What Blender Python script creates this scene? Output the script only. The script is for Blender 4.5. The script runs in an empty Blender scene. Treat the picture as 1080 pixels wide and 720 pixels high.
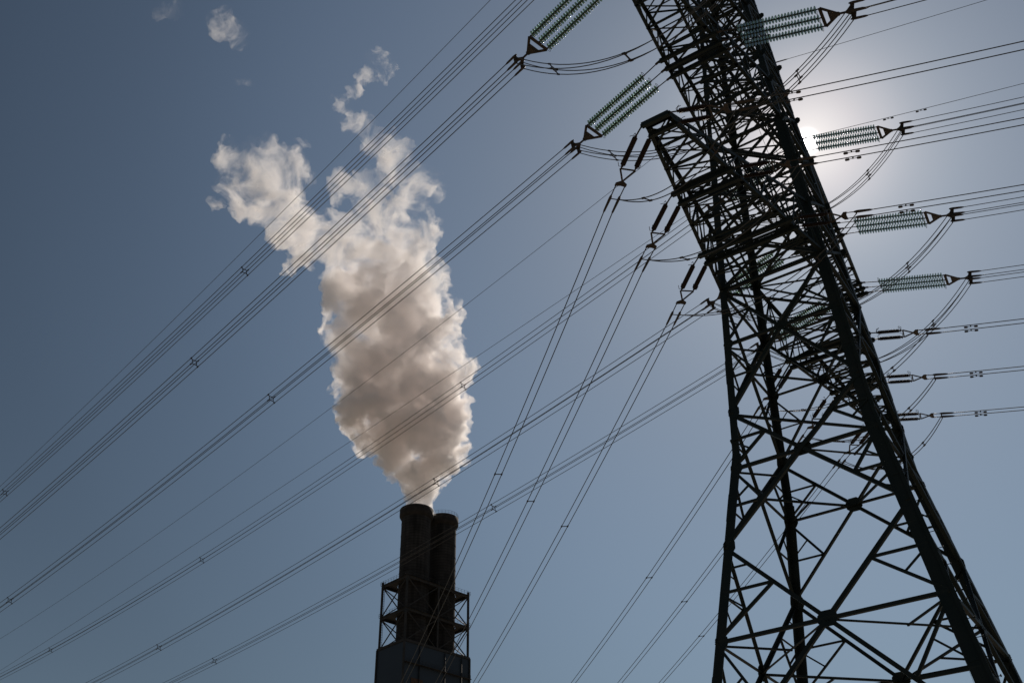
import bpy, bmesh, math, random
from mathutils import Vector, Matrix, noise

# ------------------------------------------------------------------ camera, sky, sun, exposure
scene = bpy.context.scene
COL = scene.collection
R = math.radians
PITCH, ROLL = R(35.462), R(-1.1407)
CAM = Vector((0.0, 0.0, 1.6))
cam_data = bpy.data.cameras.new('camera')
cam_data.sensor_width = 36.0
cam_data.sensor_fit = 'HORIZONTAL'
cam_data.lens = 36.0 * 1101.75 / 1080.0
cam_data.clip_start = 0.1
cam_data.clip_end = 30000.0
cam = bpy.data.objects.new('camera', cam_data)
COL.objects.link(cam)
fwd = Vector((0, math.cos(PITCH), math.sin(PITCH)))
rgt0 = Vector((1, 0, 0))
upv0 = Vector((0, -math.sin(PITCH), math.cos(PITCH)))
rgt = math.cos(ROLL) * rgt0 + math.sin(ROLL) * upv0
upv = math.cos(ROLL) * upv0 - math.sin(ROLL) * rgt0
cam.matrix_world = Matrix(((rgt.x, upv.x, -fwd.x, CAM.x), (rgt.y, upv.y, -fwd.y, CAM.y),
                           (rgt.z, upv.z, -fwd.z, CAM.z), (0, 0, 0, 1)))
scene.camera = cam

SUN_AZ, SUN_EL = R(22.0), R(43.8)
SUN = Vector((math.sin(SUN_AZ) * math.cos(SUN_EL), math.cos(SUN_AZ) * math.cos(SUN_EL), math.sin(SUN_EL)))
world = bpy.data.worlds.new('World')
scene.world = world
world.use_nodes = True
wn, wl = world.node_tree.nodes, world.node_tree.links
wn.clear()
w_out = wn.new('ShaderNodeOutputWorld')
w_bg = wn.new('ShaderNodeBackground')
sky = wn.new('ShaderNodeTexSky')
sky.sky_type = 'NISHITA'
sky.sun_disc = False
sky.sun_elevation = SUN_EL
sky.sun_rotation = SUN_AZ
sky.altitude = 0
sky.air_density = 1.0
sky.dust_density = 0.25
sky.ozone_density = 0.4
hs = wn.new('ShaderNodeHueSaturation')
hs.inputs['Saturation'].default_value = 0.92
w_bg.inputs['Strength'].default_value = 0.05
wl.new(sky.outputs['Color'], hs.inputs['Color'])
# the sun's own disc in the sky, by direction
tc = wn.new('ShaderNodeTexCoord')
dotn = wn.new('ShaderNodeVectorMath'); dotn.operation = 'DOT_PRODUCT'
dotn.inputs[1].default_value = SUN
wl.new(tc.outputs['Generated'], dotn.inputs[0])
disc = wn.new('ShaderNodeMapRange'); disc.interpolation_type = 'SMOOTHSTEP'
disc.interpolation_type = 'LINEAR'
disc.inputs['From Min'].default_value = math.cos(R(1.3))
disc.inputs['From Max'].default_value = 1.0
wl.new(dotn.outputs['Value'], disc.inputs['Value'])
dpow = wn.new('ShaderNodeMath'); dpow.operation = 'POWER'; dpow.inputs[1].default_value = 12.0
wl.new(disc.outputs['Result'], dpow.inputs[0])
dmul = wn.new('ShaderNodeMath'); dmul.operation = 'MULTIPLY'; dmul.inputs[1].default_value = 300.0
wl.new(dpow.outputs[0], dmul.inputs[0])
addn = wn.new('ShaderNodeMix'); addn.data_type = 'RGBA'; addn.blend_type = 'ADD'
addn.inputs['Factor'].default_value = 1.0
# circumsolar brightening of the hazy air, by angle from the sun
ang = wn.new('ShaderNodeMath'); ang.operation = 'ARCCOSINE'
wl.new(dotn.outputs['Value'], ang.inputs[0])
halo = wn.new('ShaderNodeFloatCurve')
deg = wn.new('ShaderNodeMath'); deg.operation = 'DIVIDE'; deg.inputs[1].default_value = R(60)
wl.new(ang.outputs[0], deg.inputs[0])
wl.new(deg.outputs[0], halo.inputs['Value'])
cv = halo.mapping.curves[0]
pts = [(0, .9), (.03, .72), (.062, .58), (.125, .43), (.2, .38), (.37, .345), (.43, .328), (.59, .25), (.66, .225), (.72, .205), (.82, .20), (1.0, .195)]
cv.points[0].location = pts[0]; cv.points[1].location = pts[-1]
for p_ in pts[1:-1]: cv.points.new(*p_)
halo.mapping.update()
hsc = wn.new('ShaderNodeMath'); hsc.operation = 'MULTIPLY'; hsc.inputs[1].default_value = 3.9
wl.new(halo.outputs[0], hsc.inputs[0])
tint = wn.new('ShaderNodeVectorMath'); tint.operation = 'MULTIPLY'
tmix = wn.new('ShaderNodeMix'); tmix.data_type = 'RGBA'   # hazy summer air: a little less blue than the clear model, warmer round the sun
tmix.inputs[6].default_value = (.915, .955, .91, 1); tmix.inputs[7].default_value = (1.02, .955, .89, 1)
tfac = wn.new('ShaderNodeMapRange')
tfac.inputs['From Min'].default_value = .43; tfac.inputs['From Max'].default_value = .65
wl.new(halo.outputs[0], tfac.inputs['Value']); wl.new(tfac.outputs[0], tmix.inputs[0])
wl.new(tmix.outputs[2], tint.inputs[1])
wl.new(hs.outputs['Color'], tint.inputs[0])
hsat = wn.new('ShaderNodeMapRange')                   # forward scattered sunlight is white
hsat.inputs['From Min'].default_value = .42; hsat.inputs['From Max'].default_value = .8
hsat.inputs['To Min'].default_value = .92; hsat.inputs['To Max'].default_value = .3
wl.new(halo.outputs[0], hsat.inputs['Value']); wl.new(hsat.outputs[0], hs.inputs['Saturation'])
hmul = wn.new('ShaderNodeVectorMath'); hmul.operation = 'SCALE'
wl.new(tint.outputs[0], hmul.inputs[0]); wl.new(hsc.outputs[0], hmul.inputs['Scale'])
wl.new(hmul.outputs[0], addn.inputs[6])
wl.new(dmul.outputs[0], addn.inputs[7])
wl.new(addn.outputs[2], w_bg.inputs['Color'])
wl.new(w_bg.outputs['Background'], w_out.inputs['Surface'])

sun_data = bpy.data.lights.new('sun', 'SUN')
sun_data.energy = 4.2
sun_data.angle = R(0.53)
sun_data.color = (1.0, 0.89, 0.77)
sun = bpy.data.objects.new('sun', sun_data)
sun.rotation_euler = (-SUN).to_track_quat('-Z', 'Y').to_euler()
sun.location = SUN * 400
COL.objects.link(sun)

scene.view_settings.view_transform = 'Standard'
scene.view_settings.look = 'None'
scene.view_settings.gamma = 1.0
scene.view_settings.use_curve_mapping = False
scene.view_settings.exposure = -0.24
scene.render.engine = 'CYCLES'
cy = scene.cycles
cy.volume_bounces = 16
cy.max_bounces = 18
cy.transparent_max_bounces = 64
cy.volume_max_steps = 1024
cy.volume_step_rate = 1.0
cy.use_denoising = True
try:
    cy.denoiser = 'OPENIMAGEDENOISE'
except Exception:
    pass
scene.render.film_transparent = False

# ------------------------------------------------------------------ helpers
random.seed(7)


def tag(o, label=None, cat=None, group=None, kind=None):
    if label: o['label'] = label
    if cat: o['category'] = cat
    if group: o['group'] = group
    if kind: o['kind'] = kind
    return o


def empty(name, loc, label, cat, group=None):
    o = bpy.data.objects.new(name, None)
    o.location = loc
    o.empty_display_size = 0.5
    COL.objects.link(o)
    return tag(o, label, cat, group)


class MB:
    """Collects shapes given in world coordinates; build() links them as one mesh."""

    def __init__(s):
        s.v, s.f, s.m = [], [], []
        s.cur = 0
        s.smooth = []
        s.sm = False

    def add(s, vs, fs):
        b = len(s.v)
        s.v.extend(Vector(x) for x in vs)
        for f in fs:
            s.f.append([b + i for i in f])
            s.m.append(s.cur)
            s.smooth.append(s.sm)

    def prism(s, p, q, prof, e1, e2):
        n = len(prof)
        vs = [p + e1 * a + e2 * b for a, b in prof] + [q + e1 * a + e2 * b for a, b in prof]
        fs = [[i, (i + 1) % n, n + (i + 1) % n, n + i] for i in range(n)]
        fs += [list(range(n))[::-1], list(range(n, 2 * n))]
        s.add(vs, fs)

    def angle(s, p, q, w, d1, d2, t=None, centre=True):
        """L-section steel angle from p to q, flanges along d1 and d2 (made square to the member)."""
        p, q = Vector(p), Vector(q)
        ax = q - p
        if ax.length < 1e-4: return
        ax.normalize()
        d2 = Vector(d2)
        e2 = d2 - ax * d2.dot(ax)
        if e2.length < 1e-3:
            e2 = ax.orthogonal()
        e2.normalize()
        e1 = ax.cross(e2)
        if Vector(d1).dot(e1) < 0: e1 = -e1
        t = t or max(0.012, w * 0.14)
        o = e1 * (-w / 2) if centre else Vector((0, 0, 0))
        s.prism(p + o, q + o, [(0, 0), (w, 0), (w, t), (t, t), (t, w), (0, w)], e1, e2)

    def bar(s, p, q, w, h=None, up=(0, 0, 1)):
        """Rectangular bar."""
        p, q = Vector(p), Vector(q)
        ax = q - p
        if ax.length < 1e-4: return
        ax.normalize()
        h = h or w
        u = Vector(up)
        e2 = u - ax * u.dot(ax)
        if e2.length < 1e-3: e2 = ax.orthogonal()
        e2.normalize()
        e1 = ax.cross(e2)
        s.prism(p, q, [(-w / 2, -h / 2), (w / 2, -h / 2), (w / 2, h / 2), (-w / 2, h / 2)], e1, e2)

    def plate(s, c, pts, e1, e2, t):
        """Flat plate of outline pts in the plane e1,e2 round c, thickness t."""
        n = e1.cross(e2).normalized() * (t / 2)
        k = len(pts)
        vs = [c + e1 * a + e2 * b - n for a, b in pts] + [c + e1 * a + e2 * b + n for a, b in pts]
        s.add(vs, [list(range(k))[::-1], list(range(k, 2 * k))] + [[i, (i + 1) % k, k + (i + 1) % k, k + i] for i in range(k)])

    def tube(s, path, r, seg=6, caps=True):
        path = [Vector(x) for x in path]
        n = len(path)
        prev = None
        vs = []
        for i, c in enumerate(path):
            d = (path[min(i + 1, n - 1)] - path[max(i - 1, 0)]).normalized()
            if prev is None:
                e1 = d.orthogonal().normalized()
            else:
                e1 = (prev - d * prev.dot(d)).normalized()
            prev = e1
            e2 = d.cross(e1)
            rr = r[i] if isinstance(r, (list, tuple)) else r
            vs += [c + (e1 * math.cos(a) + e2 * math.sin(a)) * rr for a in [2 * math.pi * k / seg for k in range(seg)]]
        fs = []
        for i in range(n - 1):
            for k in range(seg):
                fs.append([i * seg + k, i * seg + (k + 1) % seg, (i + 1) * seg + (k + 1) % seg, (i + 1) * seg + k])
        if caps:
            fs.append(list(range(seg))[::-1])
            fs.append([(n - 1) * seg + k for k in range(seg)])
        s.add(vs, fs)

    def lathe(s, p, q, prof, seg=12):
        """Profile of (distance along p->q, radius)."""
        p, q = Vector(p), Vector(q)
        d = (q - p).normalized()
        e1 = d.orthogonal().normalized()
        e2 = d.cross(e1)
        vs = []
        for t, r in prof:
            vs += [p + d * t + (e1 * math.cos(a) + e2 * math.sin(a)) * max(r, 0.002) for a in [2 * math.pi * k / seg for k in range(seg)]]
        fs = []
        for i in range(len(prof) - 1):
            for k in range(seg):
                fs.append([i * seg + k, i * seg + (k + 1) % seg, (i + 1) * seg + (k + 1) % seg, (i + 1) * seg + k])
        n = len(prof)
        fs.append(list(range(seg))[::-1])
        fs.append([(n - 1) * seg + k for k in range(seg)])
        s.add(vs, fs)

    def box(s, lo, hi):
        x0, y0, z0 = lo; x1, y1, z1 = hi
        s.add([(x0, y0, z0), (x1, y0, z0), (x1, y1, z0), (x0, y1, z0), (x0, y0, z1), (x1, y0, z1), (x1, y1, z1), (x0, y1, z1)],
              [[3, 2, 1, 0], [4, 5, 6, 7], [0, 1, 5, 4], [1, 2, 6, 5], [2, 3, 7, 6], [3, 0, 4, 7]])

    def build(s, name, mats, parent=None, origin=None):
        """Vertices are stored relative to the top-level object's origin."""
        root = parent
        while root is not None and root.parent is not None:
            root = root.parent
        org = Vector(root.location) if root is not None else Vector(origin or (0, 0, 0))
        me = bpy.data.meshes.new(name)
        me.from_pydata([tuple(x - org) for x in s.v], [], s.f)
        mats = mats if isinstance(mats, (list, tuple)) else [mats]
        for m in mats: me.materials.append(m)
        me.polygons.foreach_set('material_index', s.m)
        me.polygons.foreach_set('use_smooth', s.smooth)
        bm = bmesh.new(); bm.from_mesh(me)
        bmesh.ops.recalc_face_normals(bm, faces=bm.faces)
        bm.to_mesh(me); bm.free()
        me.update()
        o = bpy.data.objects.new(name, me)
        COL.objects.link(o)
        if parent is not None:
            o.parent = parent
        else:
            o.location = org
        return o


def nodes_of(m):
    m.use_nodes = True
    return m.node_tree.nodes, m.node_tree.links


def mat_noise(name, c0, c1, scale, rough=0.6, metal=0.0, bump=0.0, detail=6, spec=0.3, thr=(0.35, 0.65)):
    m = bpy.data.materials.new(name)
    n, l = nodes_of(m)
    b = n['Principled BSDF']
    t = n.new('ShaderNodeTexCoord')
    nz = n.new('ShaderNodeTexNoise'); nz.inputs['Scale'].default_value = scale; nz.inputs['Detail'].default_value = detail
    cr = n.new('ShaderNodeValToRGB')
    cr.color_ramp.elements[0].position, cr.color_ramp.elements[1].position = thr
    cr.color_ramp.elements[0].color = (*c0, 1); cr.color_ramp.elements[1].color = (*c1, 1)
    l.new(t.outputs['Object'], nz.inputs['Vector'])
    l.new(nz.outputs['Fac'], cr.inputs['Fac'])
    l.new(cr.outputs['Color'], b.inputs['Base Color'])
    b.inputs['Roughness'].default_value = rough
    b.inputs['Metallic'].default_value = metal
    b.inputs['Specular IOR Level'].default_value = spec
    if bump:
        bp = n.new('ShaderNodeBump'); bp.inputs['Strength'].default_value = bump
        l.new(nz.outputs['Fac'], bp.inputs['Height'])
        l.new(bp.outputs['Normal'], b.inputs['Normal'])
    return m


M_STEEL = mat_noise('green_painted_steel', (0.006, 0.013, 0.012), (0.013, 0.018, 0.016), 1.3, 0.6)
M_HARD = mat_noise('weathered_hardware', (0.035, 0.033, 0.03), (0.07, 0.05, 0.04), 6.0, 0.55, 0.3)
M_WIRE = mat_noise('stranded_aluminium', (0.05, 0.05, 0.05), (0.08, 0.08, 0.08), 12.0, 0.6, 0.2)
M_CAP = mat_noise('insulator_caps', (0.025, 0.025, 0.025), (0.05, 0.045, 0.04), 14.0, 0.6)
M_ROD = mat_noise('brown_porcelain', (0.018, 0.010, 0.008), (0.030, 0.017, 0.013), 8.0, 0.6, spec=0.22)

M_GLASS = bpy.data.materials.new('green_glass')
n, l = nodes_of(M_GLASS)
b = n['Principled BSDF']
b.inputs['Base Color'].default_value = (0.21, 0.34, 0.27, 1)
b.inputs['Transmission Weight'].default_value = 0.9
b.inputs['Roughness'].default_value = 0.06
b.inputs['IOR'].default_value = 1.5
tl = n.new('ShaderNodeBsdfTranslucent'); tl.inputs['Color'].default_value = (.80, .95, .82, 1)
mx = n.new('ShaderNodeMixShader'); mx.inputs[0].default_value = .07
l.new(b.outputs[0], mx.inputs[1]); l.new(tl.outputs[0], mx.inputs[2])
l.new(mx.outputs[0], n['Material Output'].inputs['Surface'])

# ------------------------------------------------------------------ ground
gm = mat_noise('dry_gravelly_ground', (0.17, 0.145, 0.11), (0.27, 0.235, 0.185), 0.06, 0.95, bump=0.1)
g = MB()
GN = 40
for i in range(GN + 1):
    for j in range(GN + 1):
        x = (i / GN * 2 - 1); y = (j / GN * 2 - 1)
        x = 9000 * math.copysign(abs(x) ** 2.5, x); y = 9000 * math.copysign(abs(y) ** 2.5, y)
        h = 0.0 if math.hypot(x, y) < 700 else 0.4 * noise.noise((x * .003, y * .003, 0))
        g.v.append(Vector((x, y, h)))
for i in range(GN):
    for j in range(GN):
        a = i * (GN + 1) + j
        g.f.append([a, a + GN + 1, a + GN + 2, a + 1]); g.m.append(0); g.smooth.append(True)
tag(g.build('ground', gm), kind='structure')

# ------------------------------------------------------------------ tower frame of reference
S = 0.85                       # tower units to metres
PHI = R(33.3006)
TX, TY = 15.1751, 45.0
EU = Vector((math.sin(PHI), math.cos(PHI), 0))     # along the cross arms, away from the viewer
EV = Vector((math.cos(PHI), -math.sin(PHI), 0))    # along the line, to the right
EZ = Vector((0, 0, 1))


def P(u, v, z):
    return Vector((S * (TX + u * EU.x + v * EV.x), S * (TY + u * EU.y + v * EV.y), 1.6 + S * (z - 1.6)))


def hw(z):
    """Half width of the tower body at height z."""
    if z < 26.0: return 3.42 + (26.0 - z) * 0.161
    if z < 47.0: return 3.42 - (z - 26.0) * 0.0535
    return 2.297 - (z - 47.0) * 0.05


Z0 = 1.6 - 1.6 / S             # ground level in tower units
ZA, ZB, ZC, ZE = 36.10, 47.06, 55.5, 63.0
TOP = 64.6
base = P(0, 0, Z0)
tower = empty('transmission_tower', base, 'huge dark green steel lattice pylon with three tiers of cross arms filling the right side', 'pylon')

CORN = {'a': (-1, -1), 'b': (1, -1), 'c': (-1, 1), 'd': (1, 1)}


def cor(k, z):
    su, sv = CORN[k]
    return P(su * hw(z), sv * hw(z), z)


# legs: one heavy angle each, bent where the body meets the splayed base
for k, (su, sv) in CORN.items():
    m = MB()
    zs = [Z0, 26.0, 47.0, TOP]
    ws = [0.36, 0.31, 0.23] if sv < 0 else [0.46, 0.40, 0.26]
    for z0, z1, w in zip(zs, zs[1:], ws):
        m.angle(cor(k, z0), cor(k, z1 + 0.05), w, EV * -sv, EU * -su, t=w * 0.16, centre=False)
    # splice plates
    for z in (7.0, 14.6, 23.2, 30.8, 41.0, 52.0):
        if z < TOP:
            w = 0.36 if z < 26 else 0.32
            p, q = cor(k, z - 0.7), cor(k, z + 0.7)
            off = (EU * su + EV * sv) * 0.014
            m.angle(p + off, q + off, w, EV * -sv, EU * -su, t=0.03, centre=False)
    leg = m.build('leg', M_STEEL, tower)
    f = MB()
    c0 = cor(k, Z0)
    f.box(c0 - Vector((0.7, 0.7, 0.02)), c0 + Vector((0.7, 0.7, 0.45)))
    f.build('footing', mat_noise('concrete_footing', (.28, .27, .25), (.38, .37, .34), 3, .9) if k == 'a' else bpy.data.materials['concrete_footing'], leg)
    if k == 'c':
        # climbing rail and step bolts on the leg nearest the viewer
        m = MB()
        ou = (EU * -1 + EV * 0.2).normalized()
        side = EV
        for z0, z1 in ((3.0, 26.0), (26.0, 46.5)):
            m.bar(cor(k, z0) + side * 0.06 - EU * 0.05, cor(k, z1) + side * 0.06 - EU * 0.05, 0.14, 0.04, up=EU)
        m.build('climbing_rail', M_STEEL, tower)
        z = 3.0
        i = 0
        while z < 46:
            m = MB()
            c = cor(k, z) + side * 0.12 - EU * 0.05
            m.tube([c, c + side * 0.20, c + side * 0.22 + EZ * 0.05], 0.014, 5)
            m.lathe(c + side * 0.20, c + side * 0.25, [(0, .035), (.04, .035)], 6)
            z += 0.78
            m.build('step_bolt', M_STEEL, tower)

# faces of the body
FACES = {'near': ('a', 'c', -EU), 'far': ('b', 'd', EU), 'left': ('a', 'b', -EV), 'right': ('c', 'd', EV)}


def gusset(m, c, e1, e2, nrm, w, h, t=0.03):
    pts = [(-w, -h * .45), (-w * .5, -h), (w * .5, -h), (w, -h * .45), (w, h * .45), (w * .5, h), (-w * .5, h), (-w, h * .45)]
    m.plate(c - nrm * 0.02, pts, e1, e2, t)


def lerp(a, b, t): return a + (b - a) * t


def cross_point(p0, p1, q0, q1):
    """Crossing of the two diagonals p0->q1 and q0->p1 of a trapezium."""
    w0 = (q0 - p0).length; w1 = (q1 - p1).length
    f = w0 / (w0 + w1)
    return lerp(p0, q1, f), f


BIG = [10.5, 21.2, 28.4, 36.1]
SMALL = [36.1, 39.9, 43.4, 47.06, 50.6, 53.2, 55.5, 58.6, 60.8, 63.0, TOP]
for fname, (k0, k1, nrm) in FACES.items():
    m = MB()
    inn = -nrm
    # big panels of the splayed base and the waist
    for zi, (zl, zh) in enumerate(zip(BIG, BIG[1:])):
        p0, p1, q0, q1 = cor(k0, zl), cor(k0, zh), cor(k1, zl), cor(k1, zh)
        x, f = cross_point(p0, p1, q0, q1)
        hor = (q0 - p0).normalized(); ver = (lerp(p1, q1, .5) - lerp(p0, q0, .5)).normalized()
        wd = 0.155 if zl < 28 else 0.15
        m.angle(p0, q1, wd, ver, inn)
        m.angle(q0 + inn * .03, p1 + inn * .03, wd, ver, inn)
        zx = zl + (zh - zl) * f
        sp, sq = cor(k0, zx), cor(k1, zx)
        m.angle(sp, lerp(sp, sq, .5), wd * .85, ver, inn)
        m.angle(lerp(sp, sq, .5), sq, wd * .85, ver, inn)
        gs = 0.30 if zl < 28 else 0.24
        gusset(m, lerp(sp, sq, .5), hor, ver, nrm, gs * 1.15, gs)
        for cpt, sg in ((sp, 1), (sq, -1)):
            gusset(m, cpt + hor * sg * 0.22, hor, ver, nrm, gs * .8, gs * 1.0)
        for cpt, sg in ((p1, 1), (q1, -1)):
            gusset(m, cpt + hor * sg * 0.2, hor, ver, nrm, gs * .8, gs * 1.1)
        # redundant members
        w2 = 0.095 if zl < 28 else 0.075
        mid = lerp(sp, sq, .5)
        for (leg_end, strut_end, kk) in ((p0, sp, k0), (p1, sp, k0), (q0, sq, k1), (q1, sq, k1)):
            dm = lerp(leg_end, mid, .5)
            lm = lerp(leg_end, strut_end, .5)
            m.angle(dm, lm, w2, ver, inn)
            m.angle(dm, strut_end, w2 * 1.15, ver, inn)
            pass
            m.angle(lm, lerp(dm, strut_end, .45), w2 * .7, ver, inn)
            if zl < 20:
                m.angle(lerp(leg_end, strut_end, .25), lerp(leg_end, mid, .25), w2 * .7, ver, inn)
    # foot panel
    p0, p1, q0, q1 = cor(k0, Z0 + .4), cor(k0, 10.5), cor(k1, Z0 + .4), cor(k1, 10.5)
    hor = (q0 - p0).normalized(); ver = EZ
    md = lerp(p1, q1, .5)
    m.angle(p1, q1, .17, ver, inn)
    m.angle(p0, md, .2, ver, inn); m.angle(q0, md, .2, ver, inn)
    for a_, b_ in ((p0, p1), (q0, q1)):
        for t in (.33, .66):
            m.angle(lerp(a_, b_, t), lerp(a_, md, t), .09, ver, inn)
            m.angle(lerp(a_, b_, t), lerp(a_, md, min(1, t + .33)), .08, ver, inn)
    gusset(m, md, hor, ver, nrm, .35, .3)
    # small panels of the shaft
    for zl, zh in zip(SMALL, SMALL[1:]):
        p0, p1, q0, q1 = cor(k0, zl), cor(k0, zh), cor(k1, zl), cor(k1, zh)
        ver = (p1 - p0).normalized()
        m.angle(p0, q1, .11, ver, inn)
        m.angle(q0 + inn * .03, p1 + inn * .03, .11, ver, inn)
        m.angle(p0, q0, .15, ver, inn)
        x, f = cross_point(p0, p1, q0, q1)
        gusset(m, x, (q0 - p0).normalized(), ver, nrm, .12, .12)
        for a_, b_, c_ in ((p0, p1, x), (q0, q1, x)):
            m.angle(lerp(a_, b_, f), lerp(a_, c_, .5), .055, ver, inn)
            m.angle(lerp(a_, b_, f), lerp(b_, c_, .5), .055, ver, inn)
            gusset(m, b_, (q0 - p0).normalized(), ver, nrm, .22, .2)
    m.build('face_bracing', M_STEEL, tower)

# horizontal diaphragms
for zl, zh in zip(BIG, BIG[1:]):
    m = MB()
    w0, w1 = hw(zl), hw(zh)
    zx = zl + (zh - zl) * w0 / (w0 + w1)
    pts = [lerp(cor(a, zx), cor(b_, zx), .5) for a, b_ in (('a', 'c'), ('c', 'd'), ('d', 'b'), ('b', 'a'))]
    for i in range(4):
        m.angle(pts[i] - EZ * .05, pts[(i + 1) % 4] - EZ * .05, .085, EZ, (pts[i] - pts[(i + 2) % 4]))
    for kk, i, j in (('a', 3, 0), ('c', 0, 1), ('d', 1, 2), ('b', 2, 3)):
        m.angle(cor(kk, zx) - EZ * .1, lerp(pts[i], pts[j], .5) - EZ * .1, .07, EZ, EU)
    m.build('plan_bracing', M_STEEL, tower)
for z in (28.4, 36.1, 39.9, 47.06, 50.6, 55.5, 58.6, 63.0):
    m = MB()
    m.angle(cor('a', z) - EZ * .06, cor('d', z) - EZ * .06, .1, EZ, EU)
    m.angle(cor('b', z) - EZ * .12, cor('c', z) - EZ * .12, .1, EZ, EU)
    m.build('plan_bracing', M_STEEL, tower)


def cross_arm(sgn, z, ztop, tu, ta, beams, npan, label=None, tip_h=0.35, chord=0.16):
    """A tapering box lattice arm. beams: list of (u, half length, [u offsets]) across the arm at the attachment points."""
    w0, wt = hw(z), hw(ztop)
    m = MB()
    bl, br, tl, tr = [], [], [], []
    for i in range(npan + 1):
        t = i / npan
        u = w0 + (tu - w0) * t
        h = w0 + (ta - w0) * t
        bl.append(P(sgn * u, -h, z)); br.append(P(sgn * u, h, z))
        ut = wt + (tu - wt) * t
        ht = wt + (ta - wt) * t
        zt = ztop + (z + tip_h - ztop) * t
        tl.append(P(sgn * ut, -ht, zt)); tr.append(P(sgn * ut, ht, zt))
    for L, dn, dv in ((bl, EZ, EV), (br, EZ, -EV), (tl, -EZ, EV), (tr, -EZ, -EV)):
        m.angle(L[0], L[-1], chord, dv, dn, centre=False)
    lw = 0.075
    for i in range(npan):
        a, b_ = i, i + 1
        m.angle(bl[b_], br[b_], .085, EU, EZ)
        m.angle(tl[b_], tr[b_], .07, EU, -EZ)
        if i % 2 == 0:
            m.angle(bl[a], br[b_], lw, EV, EZ); m.angle(tl[a], tr[b_], lw * .85, EV, -EZ)
            m.angle(bl[b_] + EZ * .02, br[a] + EZ * .02, lw, EV, EZ)
        else:
            m.angle(br[a], bl[b_], lw, EV, EZ); m.angle(tr[a], tl[b_], lw * .85, EV, -EZ)
            m.angle(br[b_] + EZ * .02, bl[a] + EZ * .02, lw, EV, EZ)
        for lo, hi, nn in ((bl, tl, EV), (br, tr, -EV)):
            m.angle(lo[b_], hi[b_], .06, EU, nn)
            if i % 2 == 0: m.angle(lo[a], hi[b_], lw, EZ, nn)
            else: m.angle(hi[a], lo[b_], lw, EZ, nn)
            mlo, mhi = lerp(lo[a], lo[b_], .5), lerp(hi[a], hi[b_], .5)
            m.angle(mlo, lerp(mlo, mhi, .5), .045, EU, nn)
    m.angle(bl[-1], br[-1], .13, EU, EZ)
    m.angle(tl[-1], tr[-1], .09, EU, -EZ)
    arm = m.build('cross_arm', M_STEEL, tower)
    for (u, half, offs) in beams:
        for off in offs:
            hh = half
            p, q = P(sgn * u + off, -hh, z), P(sgn * u + off, hh, z)
            mb = MB()
            e = EU
            # built up beam: two channels with plates between
            for dz in (-0.16, 0.02):
                mb.bar(p + EZ * dz, q + EZ * dz, 0.15, 0.03)
            mb.bar(p - EZ * .07 - e * .06, q - EZ * .07 - e * .06, 0.02, 0.155)
            mb.bar(p - EZ * .07 + e * .06, q - EZ * .07 + e * .06, 0.02, 0.155)
            for s_ in (0, 1):
                cpt = p if s_ == 0 else q
                dr = -EV if s_ == 0 else EV
                mb.plate(cpt + dr * .08 - EZ * .07, [(-.15, -.09), (-.02, -.09), (-.03, .09), (-.12, .09)], dr, EZ, .05)
            mb.build('attachment_beam', M_STEEL, arm)
    return arm


LIN = lambda u, u0, w0, u1, w1: w0 + (u - u0) * (w1 - w0) / (u1 - u0)
U150 = (5.87, 10.75, 15.47)
H150 = tuple(LIN(u, 2.9, 2.95, 15.47, 0.76) for u in U150)
U380 = (9.19, 16.26)
H380 = (1.59, 0.89)
O3 = (-0.67, 0.0, 0.67)
O2 = (-0.375, 0.375)
UC_NEAR, UC_FAR = 14.4, 9.25
for sg in (-1, 1):
    cross_arm(sg, ZA, 39.9, 15.5, 0.62, [(U150[0], 2.5, O2), (U150[1], 1.56, O2), (U150[2], .66, O2)], 9)
    cross_arm(sg, ZB, 50.6, 17.0, 0.75, [(U380[0], 1.66, O3), (U380[1], .95, O3)], 9)
    uc = UC_NEAR if sg < 0 else UC_FAR
    cross_arm(sg, ZC, 58.6, uc + .7, 0.5, [(uc, .50, O3)], 6)
    cross_arm(sg, ZE, TOP, (12.3 if sg < 0 else 8.3), 0.15, [], 5, chord=.12)

# ------------------------------------------------------------------ conductors and insulator sets


def dvec(az, slope):
    a = R(az)
    return Vector((math.sin(a), math.cos(a), slope)).normalized()


def frame(d):
    n = d.cross(EU).normalized()
    e = n.cross(d).normalized()
    return e, n


def wire_path(p0, az, s, k, length, n):
    """Sagging wire from p0; s, k are slope and curvature per tower unit."""
    a = R(az)
    out = []
    for i in range(n + 1):
        t = length * (i / n) ** 1.35
        out.append(p0 + Vector((math.sin(a) * t, math.cos(a) * t, s * t + k / S * t * t)))
    return out


def glass_string(p, q, parent):
    """Cap and pin string of glass discs."""
    d = (q - p); Lg = d.length; d = d.normalized()
    nd = 25
    pitch = Lg / nd
    met, gl = MB(), MB()
    met.sm = gl.sm = True
    for i in range(nd):
        a = p + d * (i * pitch); b_ = p + d * ((i + 1) * pitch)
        met.lathe(a, b_, [(0, .022), (pitch * .05, .045), (pitch * .45, .052), (pitch * .5, .022), (pitch, .02)], 8)
        gl.lathe(a, b_, [(pitch * .30, .05), (pitch * .36, .095), (pitch * .46, .140), (pitch * .58, .168), (pitch * .66, .175), (pitch * .75, .168), (pitch * .68, .12), (pitch * .76, .09), (pitch * .62, .03)], 14)
    o = met.build('insulator_string', M_CAP, parent)
    gl.build('glass_discs', M_GLASS, o)
    return o


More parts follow.
